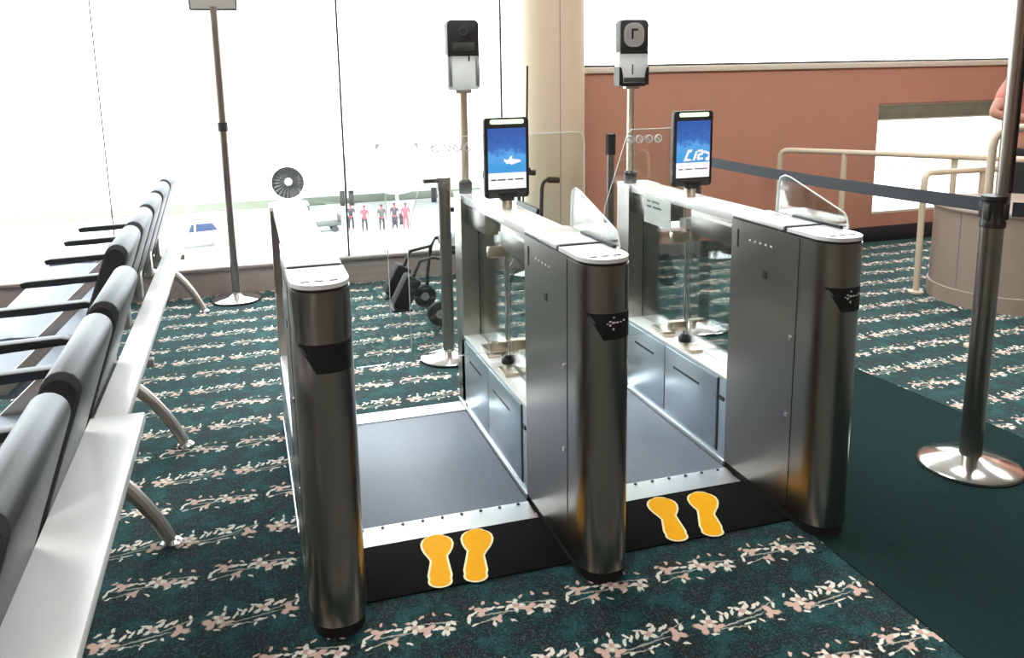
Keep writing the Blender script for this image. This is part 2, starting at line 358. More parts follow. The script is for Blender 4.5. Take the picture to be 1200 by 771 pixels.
# ceiling panels added as fill light for the room, none in view
names = ['over the window end of the benches', 'over the middle gate', 'over the right-hand stanchion', 'over the seats behind the viewer', 'in front of the terracotta wall', 'at the far right corner behind']
for i, (x, y) in enumerate(((-1.6, 1.2), (1.0, 1.2), (3.6, 1.2), (-1.6, -2.4), (6.2, 1.2), (3.4, -4.9))):
    t = thing('fill_panel', 'added square fill light panel '+names[i], 'fill light', (x, y, ZC), group='added fill light panels')
    fr = box(-.62, .62, -.62, -.58, -.03, 0); box(-.62, .62, .58, .62, -.03, 0, bm=fr); box(-.62, -.58, -.58, .58, -.03, 0, bm=fr); box(.58, .62, -.58, .58, -.03, 0, bm=fr)
    obj('frame', fr, 'white', t)
    obj('diffuser', box(-.58, .58, -.58, .58, -.02, -.005), 'fillglow', t)
    ld = bpy.data.lights.new('fill_lamp', 'AREA'); ld.shape = 'SQUARE'; ld.size = 1.1; ld.energy = FILL_POWER; ld.color = (1, .975, .94)
    lo = bpy.data.objects.new('fill_lamp', ld); COL.objects.link(lo); lo.location = (0, 0, -.035); lo.parent = t

# ------------------------------------------------------------------ gates
S, GW, GA, GB = .801, .158, .448, 1.44
FR = .088
def front_y(x):        # bulged nose of a gate
    u = max(-1, min(1, (x-GW/2)/(GW/2))); return -FR*(1-abs(u)**2.4)**(1/2.0)
def nose(inset=0, n=26, yb=GA):
    pts = [(inset, yb)]
    for k in range(n+1):
        th = PI*k/n; u = -math.cos(th)
        x = GW/2+u*GW/2; y = front_y(x)
        cx, cy = GW/2, 0
        sx = (GW/2-inset)/(GW/2); pts.append((cx+(x-cx)*sx, cy+y*(FR-inset)/FR))
    pts.append((GW-inset, yb)); return pts
def gate(i, label):
    g = thing('boarding_gate', label, 'boarding gate', (i*S, 0, 0), group='steel boarding gates')
    obj('kick_plinth', prism(nose(.006), 'z', 0, .035), 'rubber', g)
    body = obj('pedestal_body', prism(nose(), 'z', .035, .982), 'steel', g)
    lip = obj('lid_gasket', prism(nose(.003), 'z', .982, .990), 'black', g)
    # lids
    fl = obj('front_lid', prism([p for p in nose(.001, yb=.13)], 'z', .990, 1.002), 'litlid', g)
    for k in range(3): obj('lid_slot', box(.03+k*.036, .052+k*.036, -.045, -.036, 1.002, 1.0035), 'dark', fl)
    rl = obj('rear_lid', box(.001, GW-.001, .152, GA, .990, 1.003, .002), 'litlid', g)
    obj('lid_hinge', box(.005, GW-.005, .132, .150, .988, 1.006, .003), 'black', rl)
    # reader window wrapped on the nose
    bm = B(); N_, R__ = 16, 2; rows = []
    for v in range(R__+1):
        w = v/R__; x0 = .012+(.052-.012)*w; x1 = .152+(.146-.152)*w; z = .845+(.768-.845)*w
        rows.append([bm.verts.new((x0+(x1-x0)*u/N_, front_y(x0+(x1-x0)*u/N_)-.0025, z)) for u in range(N_+1)])
    for v in range(R__):
        for u in range(N_): bm.faces.new((rows[v][u], rows[v][u+1], rows[v+1][u+1], rows[v+1][u]))
    r = bmesh.ops.extrude_face_region(bm, geom=bm.faces[:]); bmesh.ops.translate(bm, vec=(0, .003, 0), verts=[q for q in r['geom'] if isinstance(q, bmesh.types.BMVert)])
    rw = obj('reader_window', bm, 'reader', g)
    if i > 0:
        for (x, z, w, h) in ((.082, .834, .005, .004), (.071, .823, .007, .004), (.081, .819, .009, .005), (.093, .819, .008, .004), (.116, .822, .006, .004), (.063, .816, .004, .003), (.071, .812, .006, .006), (.081, .800, .005, .007), (.105, .819, .004, .003)):
            y = front_y(x)-.0035; obj('printed_dot', box(x-w/2, x+w/2, y, y+.002, z-h/2, z+h/2), 'icon', rw)
    # left and right cheek details
    for sx, xx in ((-1, 0), (1, GW)):
        x0, x1 = (xx-.0015, xx+.001) if sx < 0 else (xx-.001, xx+.0015)
        for z in (.64, .37):
            bm = tube([(xx-.001*sx, .085, z), (xx+.004*sx, .085, z)], .008, 14); obj('lock', bm, 'chrome', body)
        obj('panel_seam', box(x0, x1, .0585, .0605, .04, .98), 'dark', body)
        obj('sensor_window', box(x0-.0005, x1+.0005, .228, .252, .806, .832), 'black', body)
        obj('latch_slot', box(x0-.0005, x1+.0005, .404, .411, .885, .95), 'dark', body)
        for k in range(5): obj('indicator_dot', box(x0, x1, .205+k*.031, .214+k*.031, .920, .926), 'icon', body)
    # low cabinet
    cab = obj('low_cabinet', prism([(GA, .03), (GB-.02, .03), (GB-.02, .364), (GA, .364)], 'x', .004, GW-.004), 'panelsteel', g)
    obj('cabinet_top', box(.0, GW, GA, GB-.02, .355, .367, .003), 'litlid', cab)
    obj('foot_rail', box(-.004, GW+.004, GA, GB-.02, .012, .034, .003), 'alu', cab)
    for sx, xx in ((-1, .004), (1, GW-.004)):
        f0, f1 = (xx-.004, xx) if sx < 0 else (xx, xx+.004)
        for (y0, y1) in ((.515, .925), (.932, 1.35)):
            dr = obj('access_panel', box(f0, f1, y0, y1, .052, .345, .0015), 'panelsteel', cab)
            s0, s1 = ((.644, .854) if y0 < .6 else (1.031, 1.218))
            obj('vent_slot', box(f0-.0008, f1+.0008, s0, s1, .270, .280), 'black', dr)
        obj('latch', box(f0, f1, .466, .494, .268, .284), 'black', cab)
        obj('panel_gap', box(f0+.001, f1-.001, .505, .513, .05, .35), 'dark', cab)
    # rear pillar
    pil = obj('rear_pillar', prism(rounded(.0, GW, 1.30, GB, .02, 4, (0, 0, 1, 1)), 'z', .0, .985), 'steel', g)
    obj('pillar_cap', prism(rounded(-.001, GW+.001, 1.299, GB+.001, .02, 4, (0, 0, 1, 1)), 'z', .985, 1.0), 'litlid', pil)
    obj('pillar_groove', box(.074, .082, 1.297, 1.302, .37, .98), 'seam', pil)
    # header beam and hanging header box
    obj('top_beam', box(.012, GW-.012, GA, 1.30, .966, 1.0, .003), 'litlid', g)
    hb = obj('header_box', box(.016, GW-.016, GA, .77, .872, .966, .003), 'steel', g)
    obj('header_strip', box(.010, .016, GA+.02, .75, .945, .955), 'litlid', hb)
    obj('header_block', box(.028, GW-.028, 1.02, 1.30, .872, .966, .003), 'steel', g)
    # fixed glass
    obj('side_glass', box(GW/2-.004, GW/2+.004, GA, 1.30, .367, .966), 'glass', g, smooth=False)
    # flap hinge and clamps
    hz = obj('hinge_post', tube([(GW/2, .90, .367), (GW/2, .90, .90)], .011, 14), 'chrome', g)
    obj('hinge_foot', lathe([(0, .367), (.028, .367), (.028, .385), (.014, .40), (0, .40)], (GW/2, .90, 0), 18), 'black', g)
    obj('upper_block', box(GW/2-.026, GW/2+.026, .874, .926, .862, .905, .004), 'white', g)
    for sx in ((-1, 1) if i == 1 else (1,) if i == 0 else (-1,)):
        for z in (.440, .83):
            c = GW/2+sx*.040
            obj('flap_clamp', box(c-.038, c+.038, .884, .916, z-.022, z+.022, .006), 'warmsteel', g)
        obj('floor_bracket', box(GW/2+sx*.035-.028, GW/2+sx*.035+.028, .74, .84, .367, .380, .003), 'warmsteel', g)
        obj('floor_bracket', box(GW/2+sx*.035-.028, GW/2+sx*.035+.028, .97, 1.09, .367, .392, .004), 'warmsteel', g)
    # glass flaps closing the lane
    if i < 2:
        poly = rounded(GW/2+.02, GW+.252, .42, 1.285, .035, 5, (0, 1, 1, 0))
        fl = obj('glass_flap', prism(poly, 'y', .896, .904), 'glass', g, smooth=False)
        obj('flap_edge', tube([(GW/2+.02, .90, 1.285)]+[(p[0], .90, p[1]) for p in poly[::-1][1:8]]+[(GW+.252, .90, .6), (GW+.252, .90, .45)], .0017, 6), 'glassedge', fl)
    if i > 0:
        poly = [(GW/2-.02, .42), (GW/2-.02, 1.285), (-.185, 1.285), (-.204, 1.27), (-.30, .98), (-.315, .85), (-.315, .45), (-.29, .42)]
        fl = obj('glass_flap', prism(poly, 'y', .896, .904), 'glass', g, smooth=False)
        obj('flap_edge', tube([(p[0], .90, p[1]) for p in poly[1:-1]], .0017, 6), 'glassedge', fl)
        for k in range(4):
            cx, cz = -.195+k*.042, 1.245
            ring = tube([(cx+.015*math.cos(2*PI*q/16), .893, cz+.015*math.sin(2*PI*q/16)) for q in range(17)], .0024, 6)
            tube([(cx-.010, .893, cz+.010), (cx+.010, .893, cz-.010)], .0024, 6, bm=ring)
            obj('prohibition_icon', ring, 'icon', fl)
        # sloping fin on the outer edge
    if i > 0:
        poly = [(.02, 1.008), (.03, 1.04), (.045, 1.056), (.325, 1.138), (.36, 1.142), (.385, 1.132), (.395, 1.11), (.40, 1.008)]
        fin = obj('glass_fin', prism(poly, 'x', GW-.010, GW-.004), 'glass', g, smooth=False)
        obj('fin_edge', tube([(GW-.007, p[0], p[1]) for p in poly], .003, 6), 'glassedge', fin)
        obj('fin_foot', box(GW-.016, GW-.001, .05, .30, 1.002, 1.012, .002), 'black', fin)
    return g
G = [gate(0, 'leftmost steel boarding gate pedestal beside the bench row'), gate(1, 'middle steel boarding gate between the two pairs of yellow footprints'), gate(2, 'rightmost steel boarding gate with a paper notice beside the teal carpet band')]

# paper notice on the right gate
nt_ = thing('paper_notice', 'white paper notice with two grey lines taped on the right gate', 'notice', (2*S-.002, 1.015, .86))
obj('sheet', prism([(-.118, 0), (.118, 0), (.118, .135), (-.118, .118)], 'x', -.004, -.001), 'paper', nt_)
for z, segs in ((.098, ((.09, .06), (.045, -.02))), (.075, ((.09, .05), (.035, -.04)))):
    for a, b in segs: obj('text_line', box(-.0052, -.004, min(a, b), max(a, b), z-.004, z+.004), 'ink', nt_)

# lane platforms, mats, footprints
for i, nm in ((0, 'left'), (1, 'right')):
    x0, x1 = i*S+GW+.006, (i+1)*S-.006
    t = thing('lane_platform', 'grey lane floor with silver ramp edges between the %s gates' % ('left and middle' if i == 0 else 'middle and right'), 'platform', ((x0+x1)/2, .8, 0), group='lane platforms')
    h = (x1-x0)/2
    obj('floor_plate', box(-h, h, -.375, .495, .0, .016, .001), 'platform', t)
    obj('front_ramp', prism([(-.466, .001), (-.375, .001), (-.375, .019), (-.382, .019), (-.466, .005)], 'x', -h, h), 'alu', t)
    obj('rear_ramp', prism([(.495, .001), (.62, .001), (.62, .010), (.60, .019), (.495, .019)], 'x', -h, h), 'alu', t)
    for k in range(9):
        obj('screw', lathe([(.0, .021), (.006, .021), (.006, .016), (0, .016)], (-h+.04+k*(2*h-.08)/8, -.385, 0), 8), 'dark', t)
    tag(obj('floor_mat', box(x0-.14 if i == 0 else x0-.01, x1+.02, .045, .331, .001, .006, .001), 'mat_'), 'dark brown floor mat under the %s pair of yellow footprints' % nm, 'mat', 'dark floor mats')
def footprint(hx, hy, tx, ty, label, left):
    t = thing('footprint_sticker', label, 'footprint', (hx, hy, .006), math.atan2(ty-hy, tx-hx)-PI/2, 'yellow footprint stickers')
    Ln = math.hypot(tx-hx, ty-hy); s = 1 if left else -1
    half = [(0, .035), (.04, .033), (.12, .036), (.22, .033), (.32, .030), (.42, .027), (.52, .031), (.60, .041), (.70, .049), (.80, .052), (.89, .047), (.95, .036), (.985, .022)]
    def outline(grow):
        lft = [(-w-grow-s*.006*(v > .5), v*Ln) for v, w in half]; rgt = [(w+grow-s*.006*(v > .5), v*Ln) for v, w in half]
        heel = [((.035+grow)*math.cos(a), .0+(.030+grow)*math.sin(a)) for a in [math.radians(d) for d in range(-165, 0, 15)]]
        toe = [((.020+grow)*math.cos(a)-s*.006, Ln*.985+(.008+grow)*math.sin(a)) for a in [math.radians(d) for d in range(20, 170, 20)]]
        return heel+rgt+toe+lft[::-1]
    obj('border', prism(outline(.003), 'z', .0, .0015), 'yedge', t)
    obj('print', prism(outline(-.004), 'z', .0015, .0025), 'yellow', t)
footprint(.392, .075, .445, .328, 'left yellow footprint of the left pair, nearest the left gate', True)
footprint(.502, .068, .570, .322, 'right yellow footprint of the left pair', False)
footprint(1.192, .072, 1.262, .312, 'left yellow footprint of the right pair, nearest the middle gate', True)
footprint(1.318, .060, 1.408, .304, 'right yellow footprint of the right pair, nearest the right gate', False)

# tablets
def tablet(i, label):
    t = thing('tablet_display', label, 'tablet', (i*S+GW/2, .885, 1.0), group='tablets on the gates')
    obj('pole', tube([(0, 0, -.0), (0, 0, .055)], .021, 18), 'warmsteel', t)
    obj('pole_collar', box(-.026, .026, -.022, .022, .033, .06, .004), 'black', t)
    cs = obj('casing', prism(rounded(-.089, .089, .044, .352, .014, 4), 'y', -.012, .012, bev=.002), 'dark', t)
    obj('chin', box(-.075, .075, -.016, -.010, .048, .072, .002), 'cartgrey', cs)
    obj('chin_slot', box(-.040, .036, -.0175, -.0155, .054, .064), 'black', cs)
    obj('light_bar', prism(rounded(-.066, .068, .328, .345, .006, 3), 'y', -.0145, -.0115), 'glowbar', cs)
    sc = obj('screen', prism(rounded(-.076, .076, .142, .312, .002, 1), 'y', -.0142, -.0115), 'screen', t)
    wb_ = obj('text_band', box(-.076, .076, -.0142, -.0115, .080, .142), 'screenwhite', t)
    if i == 1:
        for a, b in ((-.066, -.046), (-.040, -.008), (0, .022), (.03, .064)): obj('text_line', box(a, b, -.0155, -.0142, .113, .118), 'ink', wb_)
        bm = B(); 
        for pl in ([(-.010, .188), (.014, .196), (.052, .190), (.056, .183), (.03, .176), (.016, .172), (.008, .178), (-.004, .176)], [(.004, .192), (.014, .206), (.020, .204), (.018, .192)], [(-.014, .194), (-.008, .196), (-.004, .186), (-.010, .184)]):
            prism(pl, 'y', -.0155, -.0142, bm=bm)
        obj('logo', bm, 'screenwhite', sc)
        obj('side_button', tube([(.089, 0, .15), (.097, 0, .15)], .006, 10), 'black', cs)
    else:
        for a, b in ((-.066, -.048), (-.034, -.004), (.008, .066)): obj('text_line', box(a, b, -.0155, -.0142, .113, .117), 'ink', wb_)
        bm = B()
        prism([(-.045, .148), (-.024, .195), (-.004, .196), (-.008, .186), (-.020, .184), (-.030, .158), (-.012, .158), (-.008, .150)], 'y', -.0155, -.0142, bm=bm)
        prism([(-.004, .150), (.012, .188), (.020, .188), (.008, .150)], 'y', -.0155, -.0142, bm=bm)
        prism([(.020, .192), (.042, .194), (.050, .184), (.042, .172), (.028, .168), (.03, .160), (.044, .162), (.046, .154), (.020, .150), (.016, .160), (.022, .176), (.038, .182), (.034, .186), (.022, .184)], 'y', -.0155, -.0142, bm=bm)
        prism([(.050, .190), (.074, .182), (.074, .146), (.056, .148), (.058, .160), (.070, .164), (.068, .174), (.052, .178)], 'y', -.0155, -.0142, bm=bm)
        obj('logo', bm, 'screenwhite', sc)
    return t
tablet(1, 'tablet with blue screen and airplane logo on the middle gate')
tablet(2, 'tablet with blue screen and white lettering on the right gate')

# dispensers on poles, standing on the rear pillars
def dispenser(x, label, round_sign):
    t = thing('dispenser_stand', label, 'dispenser', (x, 1.40, 1.0), group='dispensers on poles')
    obj('pole', tube([(0, -.03, 0), (0, -.03, .45)], .0175, 16), 'warmsteel', t)
    obj('pole_collar', lathe([(0, 0), (.030, 0), (.030, .05), (.022, .06), (0, .06)], (0, -.03, 0), n=20), 'black', t)
    obj('mount', box(-.035, .035, -.048, -.012, .435, .455, .004), 'castalu', t)
    lo = obj('tank', prism(rounded(-.072, .072, .45, .60, .018, 4, (1, 1, 0, 0)), 'y', -.055, .0, bev=.004), 'milky', t)
    if not round_sign:
        for sx in (-1, 1): obj('tank_rib', box(sx*.060-.008, sx*.060+.008, -.058, -.052, .465, .592, .001), 'panelsteel', lo)
        obj('tap', box(.020, .026, -.060, -.054, .57, .60), 'cartgrey', lo)
    up = obj('cover', prism(rounded(-.069, .069, .60, .742, .02, 5, (0, 0, 1, 1)), 'y', -.058, .0, bev=.004), 'dark', t)
    obj('cover_lip', box(-.069, .069, -.060, .002, .592, .603, .002), 'black', up)
    if round_sign:
        # round white label with a small corner mark
        bm = prism(rounded(-.052, .047, .622, .728, .040, 8), 'y', -.0605, -.0575); obj('round_label', bm, 'paper', up)
        obj('label_mark', prism([(-.016, .656), (-.008, .656), (-.008, .694), (.014, .694), (.014, .702), (-.016, .702)], 'y', -.0625, -.0605), 'black', up)
        for sx in (-1, 1): obj('tank_bumper', prism([(sx*.074, .452), (sx*.052, .452), (sx*.056, .50), (sx*.062, .53), (sx*.074, .535)], 'y', -.058, -.002), 'black', lo)
        obj('drip_tray', box(-.06, .06, -.060, .0, .447, .464, .003), 'black', lo)
        obj('tray_front', box(-.052, .052, -.0605, -.057, .466, .486, .001), 'cartgrey', lo)
        obj('level_mark', box(-.010, -.005, -.0575, -.0545, .50, .545), 'cartgrey', lo)
    else:
        obj('cover_window', box(-.048, .050, -.0605, -.0575, .612, .648, .001), 'cartgrey', up)
        obj('sensor_ring', tube([(.016*math.cos(2*PI*q/20), -.0585, .695+.016*math.sin(2*PI*q/20)) for q in range(21)], .0022, 6), 'cartgrey', up)
dispenser(S+.042, 'black-topped white dispenser on a pole at the middle gate', False)
dispenser(2*S+.040, 'dispenser with round white label on a pole at the right gate', True)

# ------------------------------------------------------------------ stanchions
def dome(t, r):
    b_ = obj('base', lathe([(0, 0), (r, 0), (r, .012), (r*.96, .018), (r*.5, .036), (r*.2, .052), (.034, .06), (0, .06)], n=40), 'chrome', t)
    obj('base_rim', lathe([(r-.002, 0), (r+.006, 0), (r+.006, .009), (r-.002, .012)], n=40), 'rubber', b_)
# right stanchion with tall sign mast
sx, sy = 2.50, .165
t = thing('belt_stanchion', 'tall steel belt stanchion with domed base at the right edge', 'stanchion', (sx, sy, 0))
dome(t, .178)
obj('post', tube([(0, 0, .05), (0, 0, .94)], .039, 24), 'steel', t)
hd = obj('belt_head', lathe([(0, .935), (.043, .935), (.043, .955), (.040, .96), (.040, 1.03), (.044, 1.035), (.044, 1.05), (0, 1.05)], n=24), 'black', t)
for a in range(4):
    an = a*PI/2+.25; obj('belt_slot', box(.036*math.cos(an)-.012, .036*math.cos(an)+.012, .036*math.sin(an)-.012, .036*math.sin(an)+.012, .965, 1.025, .003), 'dark', hd)
obj('sign_mast', tube([(.036, 0, .96), (.036, 0, 1.95)], .025, 20), 'steel', t)
obj('mast_edge', box(.030, .046, -.029, -.022, 1.06, 1.94), 'black', t)
fr = obj('sign_frame', prism(rounded(-.104, .176, 1.94, 2.32, .015, 3), 'y', -.012, .012), 'dark', t)
obj('sign_sheet', box(-.089, .161, -.014, -.012, 1.955, 2.305), 'paper', fr)
# stanchion in front of the window behind the middle gate
t = thing('belt_stanchion', 'short dark belt stanchion with domed base behind the middle gate', 'stanchion', (.905, 2.05, 0))
dome(t, .155); obj('post', tube([(0, 0, .05), (0, 0, .93)], .032, 24), 'steel', t)
hd = obj('belt_head', lathe([(0, .925), (.036, .925), (.036, .99), (0, .995)], n=24), 'steel', t)
obj('belt_tab', box(-.11, -.03, -.02, .02, .965, .985, .004), 'black', hd)
# far stanchion
t = thing('belt_stanchion', 'dark belt stanchion by the beige column behind the glass flaps', 'stanchion', (2.30, 3.02, 0))
dome(t, .155); obj('post', tube([(0, 0, .05), (0, 0, .96)], .028, 24), 'steel', t)
hd = obj('belt_head', lathe([(0, .96), (.034, .96), (.034, 1.10), (0, 1.105)], n=24), 'black', t)
# stanchion behind the right gate, holding the belt
t = thing('belt_stanchion', 'belt stanchion seen through the glass of the right gate', 'stanchion', (2.40, 2.06, 0))
dome(t, .155); obj('post', tube([(0, 0, .05), (0, 0, .95)], .028, 24), 'steel', t)
hd = obj('belt_head', lathe([(0, .945), (.034, .945), (.034, 1.05), (0, 1.055)], n=24), 'black', t)
# belt between the two right-hand stanchions
bm = B(); n = 14; rows = []
p0, p1 = Vector((2.49, .205, 1.012)), Vector((2.405, 2.022, 1.008))
d = (p1-p0).normalized(); nn = Vector((d.y, -d.x, 0))*.0012
for k in range(n+1):
    q = p0.lerp(p1, k/n); q.z -= .012*math.sin(PI*k/n)
    rows.append([bm.verts.new(q+s1*nn+Vector((0, 0, s2*.026))) for s1, s2 in ((-1, -1), (1, -1), (1, 1), (-1, 1))])
for k in range(n):
    for j in range(4): bm.faces.new((rows[k][j], rows[k][(j+1) % 4], rows[k+1][(j+1) % 4], rows[k+1][j]))
bm.faces.new(rows[0]); bm.faces.new(rows[-1])
tag(obj('queue_belt', bm, 'belt'), 'dark grey queue belt stretched between the right stanchion and the right gate', 'belt')
bm = B(); prism([(2.535, .98), (3.4, .97), (3.4, 1.022), (2.535, 1.032)], 'y', .10, .1025, bm=bm)
bmesh.ops.rotate(bm, cent=(2.535, .13, 1), matrix=Matrix.Rotation(math.radians(-35), 3, 'Z'), verts=bm.verts)
tag(obj('queue_belt', bm, 'belt'), 'short end of queue belt leaving the right stanchion at the frame edge', 'belt')
# sign post by the window
t = thing('sign_stand', 'tall steel sign stand with white sign in front of the window', 'sign', (-.205, 3.735, 0))
dome(t, .165)
obj('post', tube([(0, 0, .05), (0, 0, 1.98)], .027, 20), 'steel', t)
obj('post_joint', lathe([(0, 1.17), (.033, 1.17), (.033, 1.23), (0, 1.23)], n=20), 'dark', t)
fr = obj('sign_frame', prism(rounded(-.150, .150, 1.955, 2.38, .012, 3), 'y', -.012, .012), 'cartgrey', t)
obj('sign_sheet', box(-.140, .140, -.015, -.011, 1.965, 2.37), 'paper', fr)

# ------------------------------------------------------------------ bench row
def leg_curve(y, parent):
    pts = []
    for k in range(11):
        u = k/10; pts.append((-.78+.365*u**.9 if u < 1 else -.415, y, .36-.33*u**2.1))
    pts[-1] = (-.413, y, .018)
    l = obj('leg', tube(pts, [.030-.008*k/10 for k in range(11)], 10), 'castalu', parent)
    obj('foot', lathe([(0, 0), (.034, 0), (.034, .008), (.022, .018), (0, .02)], (-.408, y, 0), 18), 'chrome', l)
    pts2 = [(-.78-.30*(k/8)**.9, y, .36-.34*(k/8)**2.1) for k in range(9)]
    l = obj('leg', tube(pts2, [.028-.008*k/8 for k in range(9)], 10), 'castalu', parent)
    obj('foot', lathe([(0, 0), (.034, 0), (.034, .008), (.022, .018), (0, .02)], (-1.08, y, 0), 18), 'chrome', l)
def bench(name_label, ys, dx, legs, y0, y1, L_):
    t = thing('airport_bench', name_label, 'bench', (0, 0, 0), group='rows of waiting benches')
    obj('beam', box(-.83, -.75, y0, y1, .33, .40, .01), 'castalu', t)
    for y in legs: leg_curve(y, t)
    for y in ys:
        # reclined cushion back with a round top
        prof = []
        top = Vector((-.488+dx, .885)); low = Vector((-.645+dx, .42)); ax = (top-low).normalized(); sd = Vector((ax.y, -ax.x))
        r = .040
        for k in range(9): a = PI*k/8; prof.append(top+sd*r*math.cos(a)+ax*r*math.sin(a))
        prof = [low+sd*.036]+[low.lerp(top, .5)+sd*.036]+prof+[low.lerp(top, .5)-sd*.05]+[low-sd*.05]
        bk = obj('backrest', prism([(q.x, q.y) for q in prof], 'y', y, y+L_, bev=.006), 'vinyl', t)
        for yy_ in (y-.002, y+L_-.004): obj('end_cap', prism([((q.x+.54-dx)*.86-.54+dx, (q.y-.66)*.93+.66) for q in prof], 'y', yy_, yy_+.006), 'dark', bk)
        obj('back_bracket', box(-.60+dx, -.565+dx, y+L_/2-.04, y+L_/2+.04, .40, .62, .006), 'castalu', t)
        # seat cushion, crowned
        cush = [(-1.17, .395), (-1.18, .43), (-1.16, .455), (-1.0, .462), (-.8, .450), (-.66, .445), (-.64, .43), (-.64, .385), (-.8, .375), (-1.1, .375)]
        obj('seat', prism([(a+dx, b) for a, b in cush], 'y', y-.01, y+L_+.01, bev=.008), 'seatpad', t)
    for y in [q-.022 for q in ys]+[ys[-1]+L_+.022]:
        ar = obj('armrest', prism([(-1.06+dx, .560), (-1.07+dx, .585), (-1.04+dx, .592), (-.70+dx, .600), (-.67+dx, .590), (-.67+dx, .572), (-.9+dx, .562)], 'y', y-.028, y+.028, bev=.004), 'black', t)
        obj('arm_support', prism([(-.72+dx, .572), (-.78+dx, .572), (-.96+dx, .41), (-.90+dx, .40)], 'y', y-.014, y+.014, bev=.003), 'castalu', ar)
    return t
P = .585
near = bench('nearest grey airport bench with wide white ledge behind its backs', [-.90+P*k for k in range(3)], 0, [-.62, .575], -1.0, .80, .465)
far = bench('farther grey airport bench reaching the window, behind the near bench', [1.13+.525*k for k in range(5)], -.075, [1.36, 3.50], 1.08, 3.72, .43)
lz = .60
obj('white_ledge', box(-.548, -.405, -2.2, .243, lz-.03, lz, .004), 'ledge', near)
obj('white_ledge', box(-.540, -.452, .243, .94, lz-.032, lz-.002, .004), 'ledge', near)
for y in (-.62, .30): obj('ledge_bracket', box(-.56, -.53, y, y+.05, .36, lz-.03, .004), 'castalu', near)
obj('white_ledge', box(-.540, -.452, .943, 3.70, lz-.032, lz-.002, .004), 'ledge', far)
for y in (1.1, 2.2, 3.4): obj('ledge_bracket', box(-.55, -.53, y, y+.05, .36, lz-.03, .004), 'castalu', far)
for q, y in ((near, -.62), (near, .575), (far, 1.36), (far, 3.50)): obj('ledge_strut', box(-.80, -.50, y-.02, y+.02, .365, .40, .004), 'castalu', q)

# ------------------------------------------------------------------ handrails, counter
def handrail(label, pts, posts, r=.021):
    t = thing('handrail', label, 'handrail', (posts[0][0], posts[0][1], 0), group='beige handrails')
    o = Vector((posts[0][0], posts[0][1], 0))
    obj('top_rail', tube([Vector(p)-o for p in pts], r, 12), 'rail', t)
    for x, y, z in posts:
        q = Vector((x, y, 0))-o
        p_ = obj('post', tube([q+Vector((0, 0, .0)), q+Vector((0, 0, z))], r, 12), 'rail', t)
        obj('post_flange', lathe([(0, 0), (.05, 0), (.05, .01), (.025, .018), (0, .018)], q, 18), 'rail', p_)
def bend(a, b, c, r=.07):   # rounded corner at b
    a, b, c = Vector(a), Vector(b), Vector(c); p = b+(a-b).normalized()*r; q = b+(c-b).normalized()*r
    return [p.lerp(b, t).lerp(b.lerp(q, t), t) for t in (0, .25, .5, .75, 1)]
A0 = (4.00, 3.52)
handrail('long beige handrail in front of the terracotta wall', [(A0[0], A0[1], .70)]+bend((A0[0], A0[1], .70), (A0[0], A0[1], .875), (4.91, 2.37, .87))+[(4.91, 2.37, .87), (5.05, 2.14, .87)], [(A0[0], A0[1], .72), (4.30, 3.145, .865), (4.78, 2.58, .86)])
B0 = (4.215, 2.26)
handrail('short beige handrail beside the taupe counter', [(B0[0], B0[1], .70)]+bend((B0[0], B0[1], .70), (B0[0], B0[1], .815), (4.95, 2.48, .775))+[(4.95, 2.48, .775), (5.15, 2.54, .765)], [(B0[0], B0[1], .72), (4.93, 2.475, .775)])
C0 = (3.655, 1.25)
handrail('beige handrail end half hidden behind the right stanchion', [(C0[0], C0[1], .70)]+bend((C0[0], C0[1], .70), (C0[0], C0[1], 1.185), (4.1, 1.08, 1.185), .10)+[(4.1, 1.08, 1.185)], [(C0[0], C0[1], .72), (4.1, 1.08, 1.17)])
t = thing('round_counter', 'taupe drum-shaped counter behind the right stanchion', 'counter', (4.68, 1.97, 0))
obj('body', lathe([(0, .0), (.470, 0), (.472, .098), (.466, .104), (.466, .60), (0, .60)], n=56), 'drum', t)
obj('plinth_band', lathe([(.470, .0), (.478, .0), (.478, .10), (.470, .104)], n=56), 'drum', t)
obj('counter_top', lathe([(0, .60), (.482, .60), (.486, .612), (.482, .625), (0, .625)], n=56), 'drum', t)
obj('panel_seam', box(-.4685, -.4645, -.03, -.026, .11, .595), 'sill', t)

